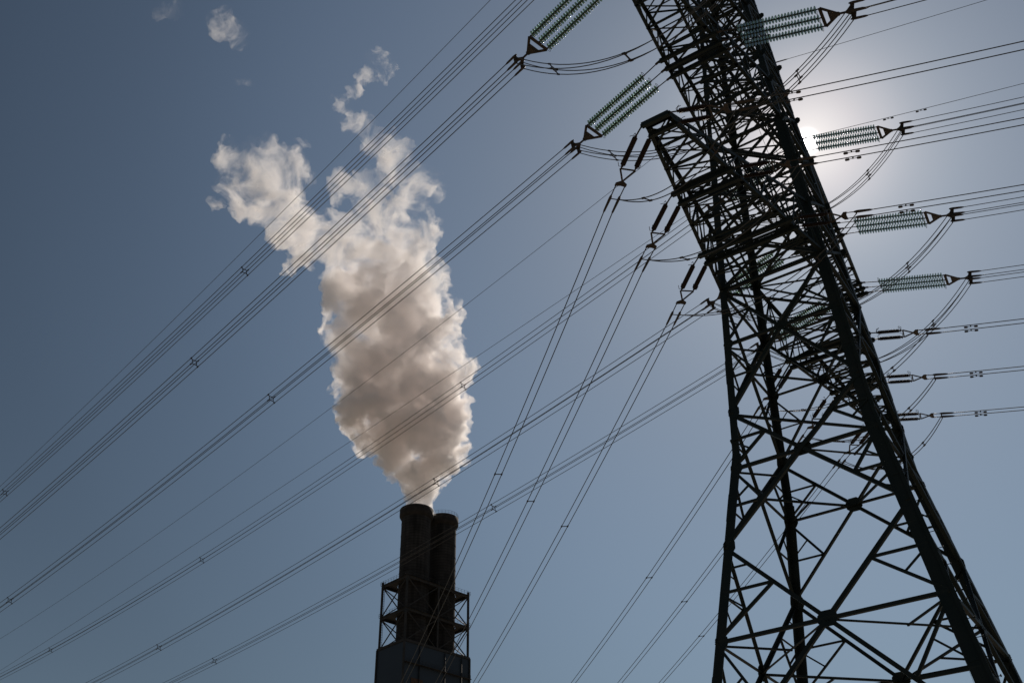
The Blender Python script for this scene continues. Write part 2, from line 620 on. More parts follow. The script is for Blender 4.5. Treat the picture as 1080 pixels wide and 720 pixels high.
def rod_string(p, q, parent):
    d = (q - p); Lg = d.length
    m = MB(); m.sm = True
    ns = int(Lg / .045)
    prof = [(0, .05), (.06, .055), (.07, .035)]
    for i in range(ns):
        t = .08 + (Lg - .16) * i / ns
        st = (Lg - .16) / ns
        prof += [(t, .065), (t + st * .35, .105), (t + st * .5, .105), (t + st * .7, .065)]
    prof += [(Lg - .07, .035), (Lg - .06, .055), (Lg, .05)]
    m.lathe(p, q, prof, 10)
    return m.build('insulator_rod', M_ROD, parent)


def horn(m, c, d, out, size=.2):
    """Arcing horn ring."""
    e = d.cross(out).normalized()
    pts = [c + out * (size * (0.55 - 0.45 * math.cos(a))) + e * (size * .45 * math.sin(a)) for a in [2 * math.pi * i / 12 for i in range(13)]]
    m.tube(pts, .011, 4)


def set380(A, az, slope, label, grp, LT=6.4):
    d = dvec(az, slope); e, n_ = frame(d)
    root = empty('glass_insulator_set', A, label, 'insulators', grp)
    for k in (-1, 0, 1):
        hd = MB()
        a0 = A + EU * (0.57 * k)
        a1 = A + d * (.13 * LT) + e * (.52 * k)
        b1 = A + d * (.685 * LT) + e * (.52 * k)
        hd.tube([a0, a1], .026, 6)
        hd.bar(a0 - d * .05, a0 + d * .16, .10, .05)
        hd.build('suspension_link', M_HARD, root)
        glass_string(a1, b1, root)
        hd = MB()
        hd.tube([b1, b1 + d * .18], .03, 6)
        hd.build('suspension_link', M_HARD, root)
    for k in (-1, 0, 1):
        c1 = A + d * (.13 * LT) + e * (.52 * k)
        c2 = A + d * (.69 * LT) + e * (.52 * k)
        hd_ = EZ - d * d.z
        for c_, sg in ((c1, 1), (c2, -1)):
            hn = MB()
            horn(hn, c_, d, hd_.normalized() * sg, .26)
            hn.build('arcing_horn', M_HARD, root)
    yk = MB()
    y0, y1 = A + d * (.708 * LT), A + d * (.815 * LT)
    L, Rr = y0 + e * .56, y0 - e * .56
    yk.bar(L, Rr, .04, .14, up=d)
    yk.bar(L, y1, .04, .12, up=n_.cross(d)); yk.bar(Rr, y1, .04, .12, up=e)
    yk.bar(lerp(L, y1, .45), lerp(Rr, y1, .45), .04, .10, up=d)
    yk.plate(y1 - d * .1, [(-.22, -.16), (.12, -.1), (.2, 0), (.12, .1), (-.22, .16)], d, e, .05)
    yk.bar(y1, y1 + d * .35, .07, .07)
    z0 = y1 + d * .35
    for sgn in (-1, 1):
        yk.plate(z0 + n_ * (.0), [(-.12, 0), (.2, .26 * sgn), (.32, .26 * sgn), (.32, .1 * sgn), (.1, 0)], d, e, .05)
    for sgn in (-1, 1):
        yk.plate(z0 + d * .22 + e * (.2 * sgn), [(-.06, -.26), (.12, -.26), (.12, .26), (-.06, .26)], d, n_, .04)
    yk.build('yoke_plate', M_HARD, root)
    cl = []
    for se in (-1, 1):
        for sn in (-1, 1):
            q0 = z0 + d * .3 + e * (.235 * se) + n_ * (.235 * sn)
            c0 = A + d * (.905 * LT) + e * (.235 * se) + n_ * (.235 * sn)
            c1 = A + d * LT + e * (.235 * se) + n_ * (.235 * sn)
            mc = MB(); mc.sm = True
            mc.tube([q0, c0], .022, 6)
            mc.lathe(c0 - d * .12, c1, [(0, .03), (.1, .055), (.2, .062), ((c1 - c0).length, .05), ((c1 - c0).length + .12, .025)], 8)
            mc.tube([c0 + d * .02, c0 - EZ * .14 - d * .06], .03, 6)
            mc.build('dead_end_clamp', M_HARD, root)
            cl.append((c1 - d * .1, c0 - EZ * .14 - d * .06))
    return root, cl


def set150(A, az, slope, label, grp, LT=3.9):
    d = dvec(az, slope); e, n_ = frame(d)
    root = empty('rod_insulator_set', A, label, 'insulators', grp)
    for k in (-1, 1):
        hd = MB()
        a0 = A + EU * (0.32 * k)
        a1 = A + d * (.07 * LT) + e * (.30 * k)
        b1 = A + d * (.43 * LT) + e * (.30 * k)
        hd.tube([a0, a1], .03, 6)
        hd.build('suspension_link', M_HARD, root)
        rod_string(a1, b1, root)
        hd = MB()
        hd.tube([b1, b1 + d * .1], .03, 6)
        hd.build('suspension_link', M_HARD, root)
        up_ = (EZ - d * d.z).normalized()
        for c, sg in ((a1, 1), (b1, -1)):
            hn = MB()
            hn.tube([c, c + e * (.14 * k), c + e * (.2 * k) + d * (.12 * sg) + up_ * .1], .013, 5)
            hn.tube([c, c + up_ * .2, c + up_ * .26 + d * (.12 * sg)], .013, 5)
            hn.build('arcing_horn', M_HARD, root)
    yk = MB()
    y0, y1 = A + d * (.455 * LT), A + d * (.60 * LT)
    L, Rr = y0 + e * .33, y0 - e * .33
    yk.bar(L, Rr, .03, .06, up=d)
    yk.bar(L, y1, .03, .07, up=e); yk.bar(Rr, y1, .03, .07, up=e)
    yk.plate(y1 + d * .1, [(-.14, 0), (.0, .24), (.14, .24), (.1, 0), (.14, -.24), (.0, -.24)], d, e, .05)
    yk.build('yoke_plate', M_HARD, root)
    cl = []
    for se in (-1, 1):
        q0 = y1 + d * .18 + e * (.2 * se)
        c0 = A + d * (.80 * LT) + e * (.19 * se)
        c1 = A + d * LT + e * (.19 * se)
        mc = MB(); mc.sm = True
        mc.tube([q0, c0], .022, 6)
        mc.lathe(c0 - d * .1, c1, [(0, .03), (.08, .055), (.2, .06), ((c1 - c0).length, .045), ((c1 - c0).length + .1, .022)], 8)
        mc.tube([c0, c0 - EZ * .12 - d * .03], .03, 6)
        mc.build('dead_end_clamp', M_HARD, root)
        cl.append((c1 - d * .05, c0 - EZ * .12 - d * .03))
    return root, cl


WR = 0.021


def spacer(pts, tang, parent, name='spacer'):
    """Frame spacer between subconductors at the given points."""
    m = MB()
    c = sum(pts, Vector((0, 0, 0))) / len(pts)
    if len(pts) == 4:
        order = [0, 1, 3, 2]
        for i in range(4):
            a, b_ = pts[order[i]], pts[order[(i + 1) % 4]]
            m.bar(lerp(c, a, .62), lerp(c, b_, .62), .035, .035)
        for a in pts: m.bar(lerp(c, a, .6), lerp(c, a, 1.05), .035, .04)
    else:
        m.bar(pts[0], pts[1], .035, .035)
    for a in pts: m.bar(a - tang * .08, a + tang * .08, .06, .06)
    return m.build(name, M_HARD, parent)


def damper(c, tang, parent):
    m = MB(); m.sm = True
    dn = -EZ
    h = c + dn * .10
    m.bar(c, h, .05, .03)
    m.tube([h - tang * .2, h - dn * .01, h + tang * .2], .012, 5)
    for sg in (-1, 1):
        m.lathe(h + tang * (.13 * sg), h + tang * (.30 * sg), [(0, .02), (.02, .045), (.13, .05), (.17, .03)], 8)
    m.build('vibration_damper', M_HARD, parent)


def bundle(name, starts, az, s, k, length, label, cat, grp, n=60, spacers=(), dampers=(), r=WR):
    """starts: wire start points. spacers, dampers: distances in metres along the run."""
    root = empty(name, starts[0], label, cat, grp)
    paths = []
    for p0 in starts:
        pa = wire_path(p0, az, s, k, length, n)
        paths.append(pa)
        m = MB(); m.sm = True
        m.tube(pa, r, 6)
        m.build('conductor_wire', M_WIRE, root)
    a = R(az)
    f = lambda p0, t: p0 + Vector((math.sin(a) * t, math.cos(a) * t, s * t + k / S * t * t))
    for t in spacers:
        tg = (f(starts[0], t + .1) - f(starts[0], t)).normalized()
        spacer([f(p0, t) for p0 in starts], tg, root)
    for t in dampers:
        tg = (f(starts[0], t + .1) - f(starts[0], t)).normalized()
        for p0 in starts: damper(f(p0, t), tg, root)
    return root


def jumper(name, A, B, sag, label, grp, sp=(.3, .7), swing=Vector((0, 0, 0)), n=28):
    root = empty(name, A[0], label, 'jumper cables', grp)
    f = lambda p, q, t: lerp(p, q, t) - EZ * (sag * 4 * t * (1 - t)) + swing * (4 * t * (1 - t))
    for p, q in zip(A, B):
        m = MB(); m.sm = True
        m.tube([f(p, q, i / n) for i in range(n + 1)], WR, 6)
        m.build('jumper_wire', M_WIRE, root)
    for t in sp:
        pts = [f(p, q, t) for p, q in zip(A, B)]
        tg = (f(A[0], B[0], t + .01) - f(A[0], B[0], t)).normalized()
        spacer(pts, tg, root)


G3L = 'glass insulator sets pulling to the left'
G3R = 'glass insulator sets pulling to the right'
G1L = 'rod insulator sets pulling to the lower left'
G1R = 'rod insulator sets pulling to the right'
GB3L, GB3R = 'quad cable bundles going left', 'quad cable bundles going right'
GB1L, GB1R = 'twin cables going to the lower left', 'twin cables going right'
GJ = 'jumper loops under the cross arms'

AZL, SL, KL = -43.9, -0.094, 0.00051
AZR3, AZR1 = 118.2, 112.7
AZL1, SL1, KL1 = -15.7, -0.1754, 0.00098

phases380 = [  # key, u, half, z, labels: left set, right set, left bundle, right bundle, jumper
    ('T', -UC_NEAR, .50, ZC, 'glass insulator set of the uppermost cable bundle, above the top edge',
     'glass insulator set of the highest arm tip on its right side', 'topmost quad cable bundle crossing the upper left sky',
     'quad cable bundle leaving the highest arm to the right', 'jumper loop under the highest near arm'),
    ('S0', -U380[1], .95, ZB, 'dark triple glass insulator set cut by the top edge left of the pylon',
     'glass insulator set of the outer near arm on its right side', 'second quad cable bundle from the top, ending at insulators by the top edge',
     'quad cable bundle leaving the outer near arm to the right', 'jumper loop curving from the insulators at the top edge to the pylon'),
    ('S1', -U380[0], 1.66, ZB, 'dark triple glass insulator set seen whole against open sky left of the pylon',
     'large green glass insulator set at the top right of the pylon', 'third quad cable bundle from the top, ending at the whole dark insulators',
     'quad cables leaving the topmost right glass insulators', 'jumper loop hanging from the topmost right glass insulators'),
    ('F1', UC_FAR, .50, ZC, 'glass insulator set hidden behind the lattice below the sun',
     'glowing glass insulator set just right of the sun', 'quad cable bundle passing behind the middle of the left arm edge',
     'quad cables leaving the glass insulators beside the sun', 'jumper loop hanging below the glowing insulators by the sun'),
    ('F2', U380[0], 1.66, ZB, 'glass insulator set inside the pylon ending at its left waist corner',
     'pale green glass insulator set right of the pylon, below the one by the sun', 'quad cable bundle ending at the left waist corner of the pylon',
     'quad cables leaving the pale green glass set below the sun', 'long jumper loop between the two lowest right glass insulator sets'),
    ('F3', U380[1], .95, ZB, 'glass insulator set seen through the lattice just below the waist',
     'lowest and smallest green glass insulator set right of the pylon', 'lowest quad cable bundle on the left, passing behind the left leg',
     'quad cables leaving the lowest glass insulators on the right', 'jumper loop hanging from the lowest right glass insulators'),
]
SPL = {'T': (26.8, 64.7, 108), 'S0': (28.0, 70, 112), 'S1': (26.6, 67.2, 110), 'F1': (23.4, 61.8, 96.3, 140), 'F2': (25.0, 66.2, 105), 'F3': (24.6, 65.5, 104),
       'N3': (17.8, 56), 'N2': (17.3, 55), 'N1': (16.7, 54), 'G1': (16.2, 54), 'G2': (17.1, 55), 'G3': (20, 58)}
for key, u, h, z, l1, l2, l3, l4, l5 in phases380:
    A, B = P(u, -h - .1, z) - EZ * .07, P(u, h + .1, z) - EZ * .07
    rl, cl = set380(A, AZL, SL - .02, l1, G3L)
    rr, cr = set380(B, AZR3, -.27, l2, G3R)
    bundle('quad_cable_bundle', [c[0] for c in cl], AZL, SL + .006, KL, 215, l3, 'power cables', GB3L, spacers=SPL[key])
    bundle('quad_cable_bundle', [c[0] for c in cr], AZR3, -.215, .0012, 90, l4, 'power cables', GB3R, n=30, spacers=(45,))
    # pair clamps so the loops do not cross
    jumper('jumper_loop', [c[1] for c in cl], [cr[i][1] for i in (0, 1, 2, 3)], 3.4, l5, GJ, sp=(.14, .42, .8))

phases150 = [
    ('N3', -U150[2], .66, 'pair of dark rod insulators hanging from the upper left arm tip',
     'pair of rod insulators crossing the lattice from the upper left arm tip', 'leftmost of the steep twin cables descending past the chimneys',
     'twin cables with dampers leaving the right edge above the sun', 'twin jumper under the upper left arm tip'),
    ('N2', -U150[1], 1.56, 'pair of dark rod insulators in the middle of the left arm edge',
     'pair of rod insulators hidden in the lattice just below the sun', 'middle of the three steep twin cables left of the pylon',
     'twin cables leaving the right edge just below the sun', 'twin jumper behind the middle of the left arm edge'),
    ('N1', -U150[0], 2.5, 'pair of dark rod insulators lowest on the left arm edge, just above the waist',
     'pair of rod insulators above the pale green glass set on the right', 'rightmost of the three steep twin cables left of the pylon',
     'twin cables passing just over the pale green glass insulators', 'twin jumper behind the lowest part of the left arm edge'),
    ('G1', U150[0], 2.5, 'pair of rod insulators hanging inside the pylon beside the second leg from the left',
     'uppermost pair of reddish rod insulators low on the right edge', 'twin cables meeting the left leg at mid height, longest of the lower three',
     'uppermost of the three lower twin cables on the right', 'twin jumper hanging from the uppermost reddish rod insulators'),
    ('G2', U150[1], 1.56, 'pair of rod insulators hanging inside the pylon above the middle gusset plate',
     'middle pair of reddish rod insulators low on the right edge', 'twin cables reaching the left leg between the other two lower pairs',
     'middle of the three lower twin cables on the right', 'twin jumper hanging from the middle reddish rod insulators'),
    ('G3', U150[2], .66, 'pair of rod insulators hanging inside the pylon next to the thick right leg',
     'lowest and shortest pair of rod insulators on the right edge', 'lowest twin cables, seen through the lattice of the base',
     'lowest of the twin cables on the right', 'twin jumper hanging from the lowest rod insulators on the right'),
]
for key, u, h, l1, l2, l3, l4, l5 in phases150:
    A, B = P(u, -h, ZA) - EZ * .07, P(u, h + .05, ZA) - EZ * .07
    rl, cl = set150(A, AZL1 - (3.0 if key in ('N3', 'N2', 'G3') else 0), SL1 - .01, l1, G1L, 4.0)
    rr, cr = set150(B, AZR1, -.19, l2, G1R, 3.1)
    bundle('twin_cable', [c[0] for c in cl], AZL1, SL1 + .012, KL1, 150, l3, 'power cables', GB1L, spacers=SPL[key])
    bundle('twin_cable', [c[0] for c in cr], AZR1, -.155, .0012, 80, l4, 'power cables', GB1R, n=30, spacers=(40,), dampers=(1.3,))
    jumper('jumper_loop', [c[1] for c in cl], [c[1] for c in cr], 1.5, l5, GJ, sp=(.25, .78))


def single(name, p0, az, s, k, length, label, grp, dampers=(), r=.016):
    root = empty(name, p0, label, 'earth wire', grp)
    m = MB(); m.sm = True
    m.tube(wire_path(p0, az, s, k, length, 50), r, 6)
    m.build('conductor_wire', M_WIRE, root)
    a = R(az)
    f = lambda t: p0 + Vector((math.sin(a) * t, math.cos(a) * t, s * t + k / S * t * t))
    m = MB(); m.sm = True
    m.lathe(f(0), f(1.2), [(0, .03), (.2, .045), (1.0, .035), (1.15, .018)], 7)
    m.build('dead_end_clamp', M_HARD, root)
    for t in dampers:
        damper(f(t), (f(t + .1) - f(t)).normalized(), root)


GE = 'thin single earth wires'
ew_near, ew_far, ew_mid = P(-12.2, -.15, 63.6), P(8.3, .0, 63.6), P(UC_FAR + .3, .4, ZC + .9)
single('earth_wire', ew_near, AZL, -.1225, .0005, 215, 'thin single wire above all other cables on the left', GE)
single('earth_wire', ew_near, 118, -.16, .0007, 90, 'thin single wire leaving the top of the pylon towards the right', GE)
single('earth_wire', ew_far, AZL, -.1037, .00045, 215, 'upper of two faint single wires between the cable bundles at lower left', GE)
single('earth_wire', ew_far, 118, -.157, .0007, 90, 'thin single wire on the right, the higher one above the sun', GE)
single('earth_wire', ew_mid, AZL, -.035, .0001, 215, 'lower of two faint single wires between the cable bundles at lower left', GE)
single('earth_wire', ew_mid, 118, -.1705, .0007, 90, 'thin single wire on the right ending level with the sun', GE, dampers=(5.2, 7.0))

# a farther line passing behind the pylon
far_az, far_s = 26.117, -.1798
far_d = Vector((math.sin(R(far_az)), math.cos(R(far_az)), far_s))
far0 = Vector((21.32, 56.08, 44.28 + 1.6)) - far_d * 110
bundle('twin_cable', [far0 + EV * (.25 * q_) for q_ in (-1, 1)], far_az, far_s, 0, 215, 'faint distant twin cables seen through the base just left of the thick right leg', 'power cables', None, n=40, r=.013)

# ------------------------------------------------------------------ power station chimneys and their frame
M_CONC = mat_noise('backlit_sooty_concrete', (0.022, 0.021, 0.022), (0.046, 0.043, 0.043), 0.35, .9, bump=.15, thr=(.3, .7))  # backlit shade is put into this dark base; soot streaks follow below
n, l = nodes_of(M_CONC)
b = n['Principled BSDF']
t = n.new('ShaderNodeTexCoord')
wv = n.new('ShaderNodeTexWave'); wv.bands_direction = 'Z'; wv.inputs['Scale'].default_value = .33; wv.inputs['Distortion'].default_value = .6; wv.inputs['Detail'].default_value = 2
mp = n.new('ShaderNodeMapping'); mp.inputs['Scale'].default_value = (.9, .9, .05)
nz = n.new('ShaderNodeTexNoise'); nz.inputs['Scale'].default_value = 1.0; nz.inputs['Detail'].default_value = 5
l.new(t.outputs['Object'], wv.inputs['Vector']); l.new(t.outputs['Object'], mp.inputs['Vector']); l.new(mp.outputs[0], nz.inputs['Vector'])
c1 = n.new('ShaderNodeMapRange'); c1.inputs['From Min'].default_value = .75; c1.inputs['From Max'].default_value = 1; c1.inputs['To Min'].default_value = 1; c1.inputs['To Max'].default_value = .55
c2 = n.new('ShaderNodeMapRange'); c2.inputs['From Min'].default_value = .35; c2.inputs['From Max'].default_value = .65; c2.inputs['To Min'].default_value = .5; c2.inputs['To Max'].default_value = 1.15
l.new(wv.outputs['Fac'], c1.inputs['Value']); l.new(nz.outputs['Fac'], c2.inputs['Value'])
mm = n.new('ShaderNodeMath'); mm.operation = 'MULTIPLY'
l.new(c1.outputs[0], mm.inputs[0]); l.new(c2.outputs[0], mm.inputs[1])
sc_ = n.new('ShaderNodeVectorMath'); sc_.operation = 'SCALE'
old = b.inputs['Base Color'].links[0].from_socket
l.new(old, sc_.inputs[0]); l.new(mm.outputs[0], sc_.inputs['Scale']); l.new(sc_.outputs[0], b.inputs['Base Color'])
M_RIM = mat_noise('backlit_rim', (0.018, 0.017, 0.017), (0.032, 0.028, 0.027), 0.8, .9)  # rim colour darkened like the shaft, to look backlit
M_FRAME = mat_noise('dark_frame_steel', (0.02, 0.021, 0.023), (0.04, 0.036, 0.034), 0.5, .7)
M_CLAD = bpy.data.materials.new('blue_cladding')
n, l = nodes_of(M_CLAD)
b = n['Principled BSDF']
t = n.new('ShaderNodeTexCoord')
wv = n.new('ShaderNodeTexWave'); wv.bands_direction = 'Z'; wv.inputs['Scale'].default_value = .35; wv.inputs['Distortion'].default_value = .2
nz = n.new('ShaderNodeTexNoise'); nz.inputs['Scale'].default_value = .15
cr = n.new('ShaderNodeValToRGB'); cr.color_ramp.elements[0].color = (.010, .018, .032, 1); cr.color_ramp.elements[1].color = (.016, .027, .044, 1)
l.new(t.outputs['Object'], nz.inputs['Vector']); l.new(t.outputs['Object'], wv.inputs['Vector'])
l.new(nz.outputs['Fac'], cr.inputs['Fac']); l.new(cr.outputs['Color'], b.inputs['Base Color'])
bp = n.new('ShaderNodeBump'); bp.inputs['Strength'].default_value = .3
l.new(wv.outputs['Fac'], bp.inputs['Height']); l.new(bp.outputs['Normal'], b.inputs['Normal'])
b.inputs['Roughness'].default_value = .55

YAW, LA, LB = 0.78407, 24.83, 11.90
FX, FY = -33.024, 298.0
EL = Vector((math.cos(YAW), math.sin(YAW), 0)); ES = Vector((-math.sin(YAW), math.cos(YAW), 0))
FC = Vector((FX, FY, 0))


def Q(a, s, z): return FC + EL * a + ES * s + EZ * z


ZP1, ZP2, ZR = 128.1, 117.9, 107.9
CH = [(0.298 * LA, .5 * LB, 4.7, 154.0), (0.752 * LA, .5 * LB, 4.4, 154.6)]
chl = [('left chimney, nearer and wider, pouring out the white steam plume', 0), ('right chimney, slightly narrower, standing idle behind the smoking one', 1)]
for (label, i), (ca, cs, cr_, zt) in zip(chl, CH):
    c = Q(ca, cs, 0)
    root = empty('chimney', c, label, 'chimney', 'chimneys of the power station')
    m = MB()
    prof = [(0, cr_ * 1.06)]
    z = 6.0
    zmax = zt - 3.4
    while z < zmax:
        rr = cr_ * (1.06 - .06 * z / zt)
        prof += [(z, rr), (z + .02, rr + .05), (z + .3, rr + .05), (z + .32, rr)]
        z += 4.2
    prof += [(zmax, cr_)]
    m.lathe(c, c + EZ * zmax, prof, 80)
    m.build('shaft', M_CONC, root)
    m = MB(); m.sm = True
    ro = cr_ + (.75 if i == 0 else .75)
    zz = zmax - .02
    vs = []
    m.lathe(c + EZ * zz, c + EZ * zt, [(0, cr_ - .3), (.0, cr_ + .1), (.9, ro - .1), (1.1, ro), (zt - zz - .1, ro), (zt - zz, ro - .12), (zt - zz + .001, cr_ - .8), (zt - zz - 3.0, cr_ - .9)], 40)
    m.build('rim', M_RIM, root)
    m = MB()
    npst = 28
    for k in range(npst):
        a = 2 * math.pi * k / npst
        o = Vector((math.cos(a), math.sin(a), 0)) * (ro - .1)
        o2 = Vector((math.cos(a + 2 * math.pi / npst), math.sin(a + 2 * math.pi / npst), 0)) * (ro - .1)
        m.bar(c + o + EZ * zt, c + o + EZ * (zt + 1.1), .05)
        for hgt in (.55, 1.1):
            m.bar(c + o + EZ * (zt + hgt), c + o2 + EZ * (zt + hgt), .045)
    if i == 1:
        m.build('railing', M_FRAME, root)
    # caged ladder up the shaft
    m = MB()
    da = -2.2 if i == 0 else -.6
    o = Vector((math.cos(da), math.sin(da), 0))
    tng = Vector((-o.y, o.x, 0))
    for sg in (-1, 1):
        m.bar(c + o * (cr_ + .35) + tng * (.25 * sg) + EZ * ZR, c + o * (cr_ + .25) + tng * (.25 * sg) + EZ * zmax, .06)
    z = ZR
    while z < zmax:
        m.bar(c + o * (cr_ + .3) - tng * .25 + EZ * z, c + o * (cr_ + .3) + tng * .25 + EZ * z, .04)
        z += .8
    m.build('ladder', M_FRAME, root)

fr = empty('chimney_support_frame', Q(LA / 2, LB / 2, 0), 'dark steel frame with two gallery platforms round both chimneys', 'steel frame')
corners = [(0, 0), (LA, 0), (LA, LB), (0, LB)]
for a, s_ in corners + [(LA / 2, 0), (LA / 2, LB)]:
    m = MB()
    m.bar(Q(a, s_, ZR - .3), Q(a, s_, ZP1 + 1.1), .55, .55, up=EL)
    m.build('post', M_FRAME, fr)
for zp in (ZP1, ZP2):
    m = MB()
    # deck ring with round holes for the flues, built as a grid with gaps
    ns = 60
    ov = .5
    cells = []
    nx, ny = 50, 26
    for ix in range(nx):
        for iy in range(ny):
            a0, a1 = -ov + (LA + 2 * ov) * ix / nx, -ov + (LA + 2 * ov) * (ix + 1) / nx
            s0, s1 = -ov + (LB + 2 * ov) * iy / ny, -ov + (LB + 2 * ov) * (iy + 1) / ny
            if any(math.hypot((a0 + a1) / 2 - ca, (s0 + s1) / 2 - cs) < cr_ + .15 for ca, cs, cr_, _ in CH):
                continue
            cells.append((a0, a1, s0, s1))
    for a0, a1, s0, s1 in cells:
        m.add([Q(a0, s0, zp), Q(a1, s0, zp), Q(a1, s1, zp), Q(a0, s1, zp)], [[0, 1, 2, 3]])
    for p, q in zip(corners, corners[1:] + corners[:1]):
        m.bar(Q(*p, zp - .35), Q(*q, zp - .35), .3, .7)
    for k in range(1, 8):
        a = LA * k / 8
        if all(abs(a - ca) > 99 for ca, *_ in CH):
            m.bar(Q(a, 0, zp - .3), Q(a, LB, zp - .3), .2, .5)
    for a in (LA * .53,):
        m.bar(Q(a, 0, zp - .3), Q(a, LB, zp - .3), .3, .5)
    pf = m.build('platform', M_FRAME, fr)
    m = MB()
    oc = [(-ov, -ov), (LA + ov, -ov), (LA + ov, LB + ov), (-ov, LB + ov)]
    for p, q in zip(oc, oc[1:] + oc[:1]):
        P0, P1 = Q(*p, zp), Q(*q, zp)
        k = int((P1 - P0).length / 1.25)
        for i in range(k + 1):
            c = lerp(P0, P1, i / k)
            m.bar(c, c + EZ * 1.15, .05)
        for hgt in (.6, 1.15):
            m.bar(P0 + EZ * hgt, P1 + EZ * hgt, .045)
    m.build('railing', M_FRAME, pf)
for (p, q) in (((0, 0), (LA / 2, 0)), ((LA / 2, 0), (LA, 0)), ((LA, 0), (LA, LB)), ((LA, LB), (LA / 2, LB)), ((LA / 2, LB), (0, LB)), ((0, LB), (0, 0))):
    m = MB()
    for zl, zh in ((ZR, ZP2), (ZP2, ZP1)):
        m.bar(Q(*p, zl), Q(*q, zh - .5), .26, .26)
        m.bar(Q(*q, zl), Q(*p, zh - .5), .26, .26)
    m.build('diagonal_brace', M_FRAME, fr)
m = MB()
for sg in (-1, 1):
    m.bar(Q(-.2 + .35 * sg, LB - .9, ZR), Q(-.2 + .35 * sg, LB - .9, ZP1 + 1.2), .09)
z = ZR
while z < ZP1 + 1.2:
    m.bar(Q(-.55, LB - .9, z), Q(.15, LB - .9, z), .06)
    z += .75
m.build('ladder', M_FRAME, fr)

bh = empty('boiler_house', Q(LA / 2, LB / 2, 0), 'dark blue clad power station tower block below the chimney platforms', 'building')
m = MB()
v = [Q(-.35, -.35, 0), Q(LA + .35, -.35, 0), Q(LA + .35, LB + .35, 0), Q(-.35, LB + .35, 0)]
m.add(v + [x + EZ * ZR for x in v], [[0, 1, 5, 4], [1, 2, 6, 5], [2, 3, 7, 6], [3, 0, 4, 7], [4, 5, 6, 7], [3, 2, 1, 0]])
m.build('wall', M_CLAD, bh)
m = MB()
for p, q in zip([(-.45, -.45), (LA + .45, -.45), (LA + .45, LB + .45), (-.45, LB + .45)], [(LA + .45, -.45), (LA + .45, LB + .45), (-.45, LB + .45), (-.45, -.45)]):
    m.bar(Q(*p, ZR + .1), Q(*q, ZR + .1), .35, .7)
m.build('parapet', M_FRAME, bh)
m = MB()
for a in (-.4, LA + .4):
    for s_ in (-.4, LB + .4):
        m.bar(Q(a, s_, 0), Q(a, s_, ZR), .5, .5, up=EL)
m.build('corner_trim', M_FRAME, bh)
# rain pipes and a service walkway on the cladding
for a in (5.4, 15.2, 21.8):
    m = MB(); m.sm = True
    m.tube([Q(a, -.62, 1), Q(a, -.62, ZR - .6)], .16, 8)
    m.build('rain_pipe', M_FRAME, bh)
for zz in (101.5, 90.0):
    m = MB()
    m.bar(Q(-.4, -.95, zz), Q(LA + .4, -.95, zz), 1.0, .14)
    for k in range(22):
        c = Q(LA * k / 21, -1.4, zz)
        m.bar(c, c + EZ * 1.1, .05)
    for hgt in (.55, 1.1):
        m.bar(Q(0, -1.4, zz + hgt), Q(LA, -1.4, zz + hgt), .05)
    m.build('service_walkway', M_FRAME, bh)
# louvred opening high in the front wall
for a0, a1, z0, z1 in ((2.6, 7.0, 93.0, 97.6), (9.5, 13.5, 84, 88), (16, 20, 84, 88), (2.6, 7.0, 70, 74)):
    m = MB()
    m.bar(Q(a0, -.42, (z0 + z1) / 2), Q(a1, -.42, (z0 + z1) / 2), .1, z1 - z0)
    k = 9
    for i in range(k):
        z = z0 + (z1 - z0) * (i + .5) / k
        m.bar(Q(a0, -.55, z), Q(a1, -.55, z), .18, .12)
    m.build('louvre', mat_noise('rusty_louvre', (.05, .03, .022), (.10, .06, .045), 1.0, .8) if 'rusty_louvre' not in bpy.data.materials else bpy.data.materials['rusty_louvre'], bh)

# ------------------------------------------------------------------ steam
def ray(px, py, hd):
    """World point seen at a pixel of the photograph (1080 x 720), at horizontal distance hd."""
    x, y = (px - 540) / 1101.75, -(py - 360) / 1101.75
    d = rgt * x + upv * y + fwd
    return CAM + d * (hd / math.hypot(d.x, d.y))


HD = 308.5
TOPC = Q(CH[0][0], CH[0][1], CH[0][3])


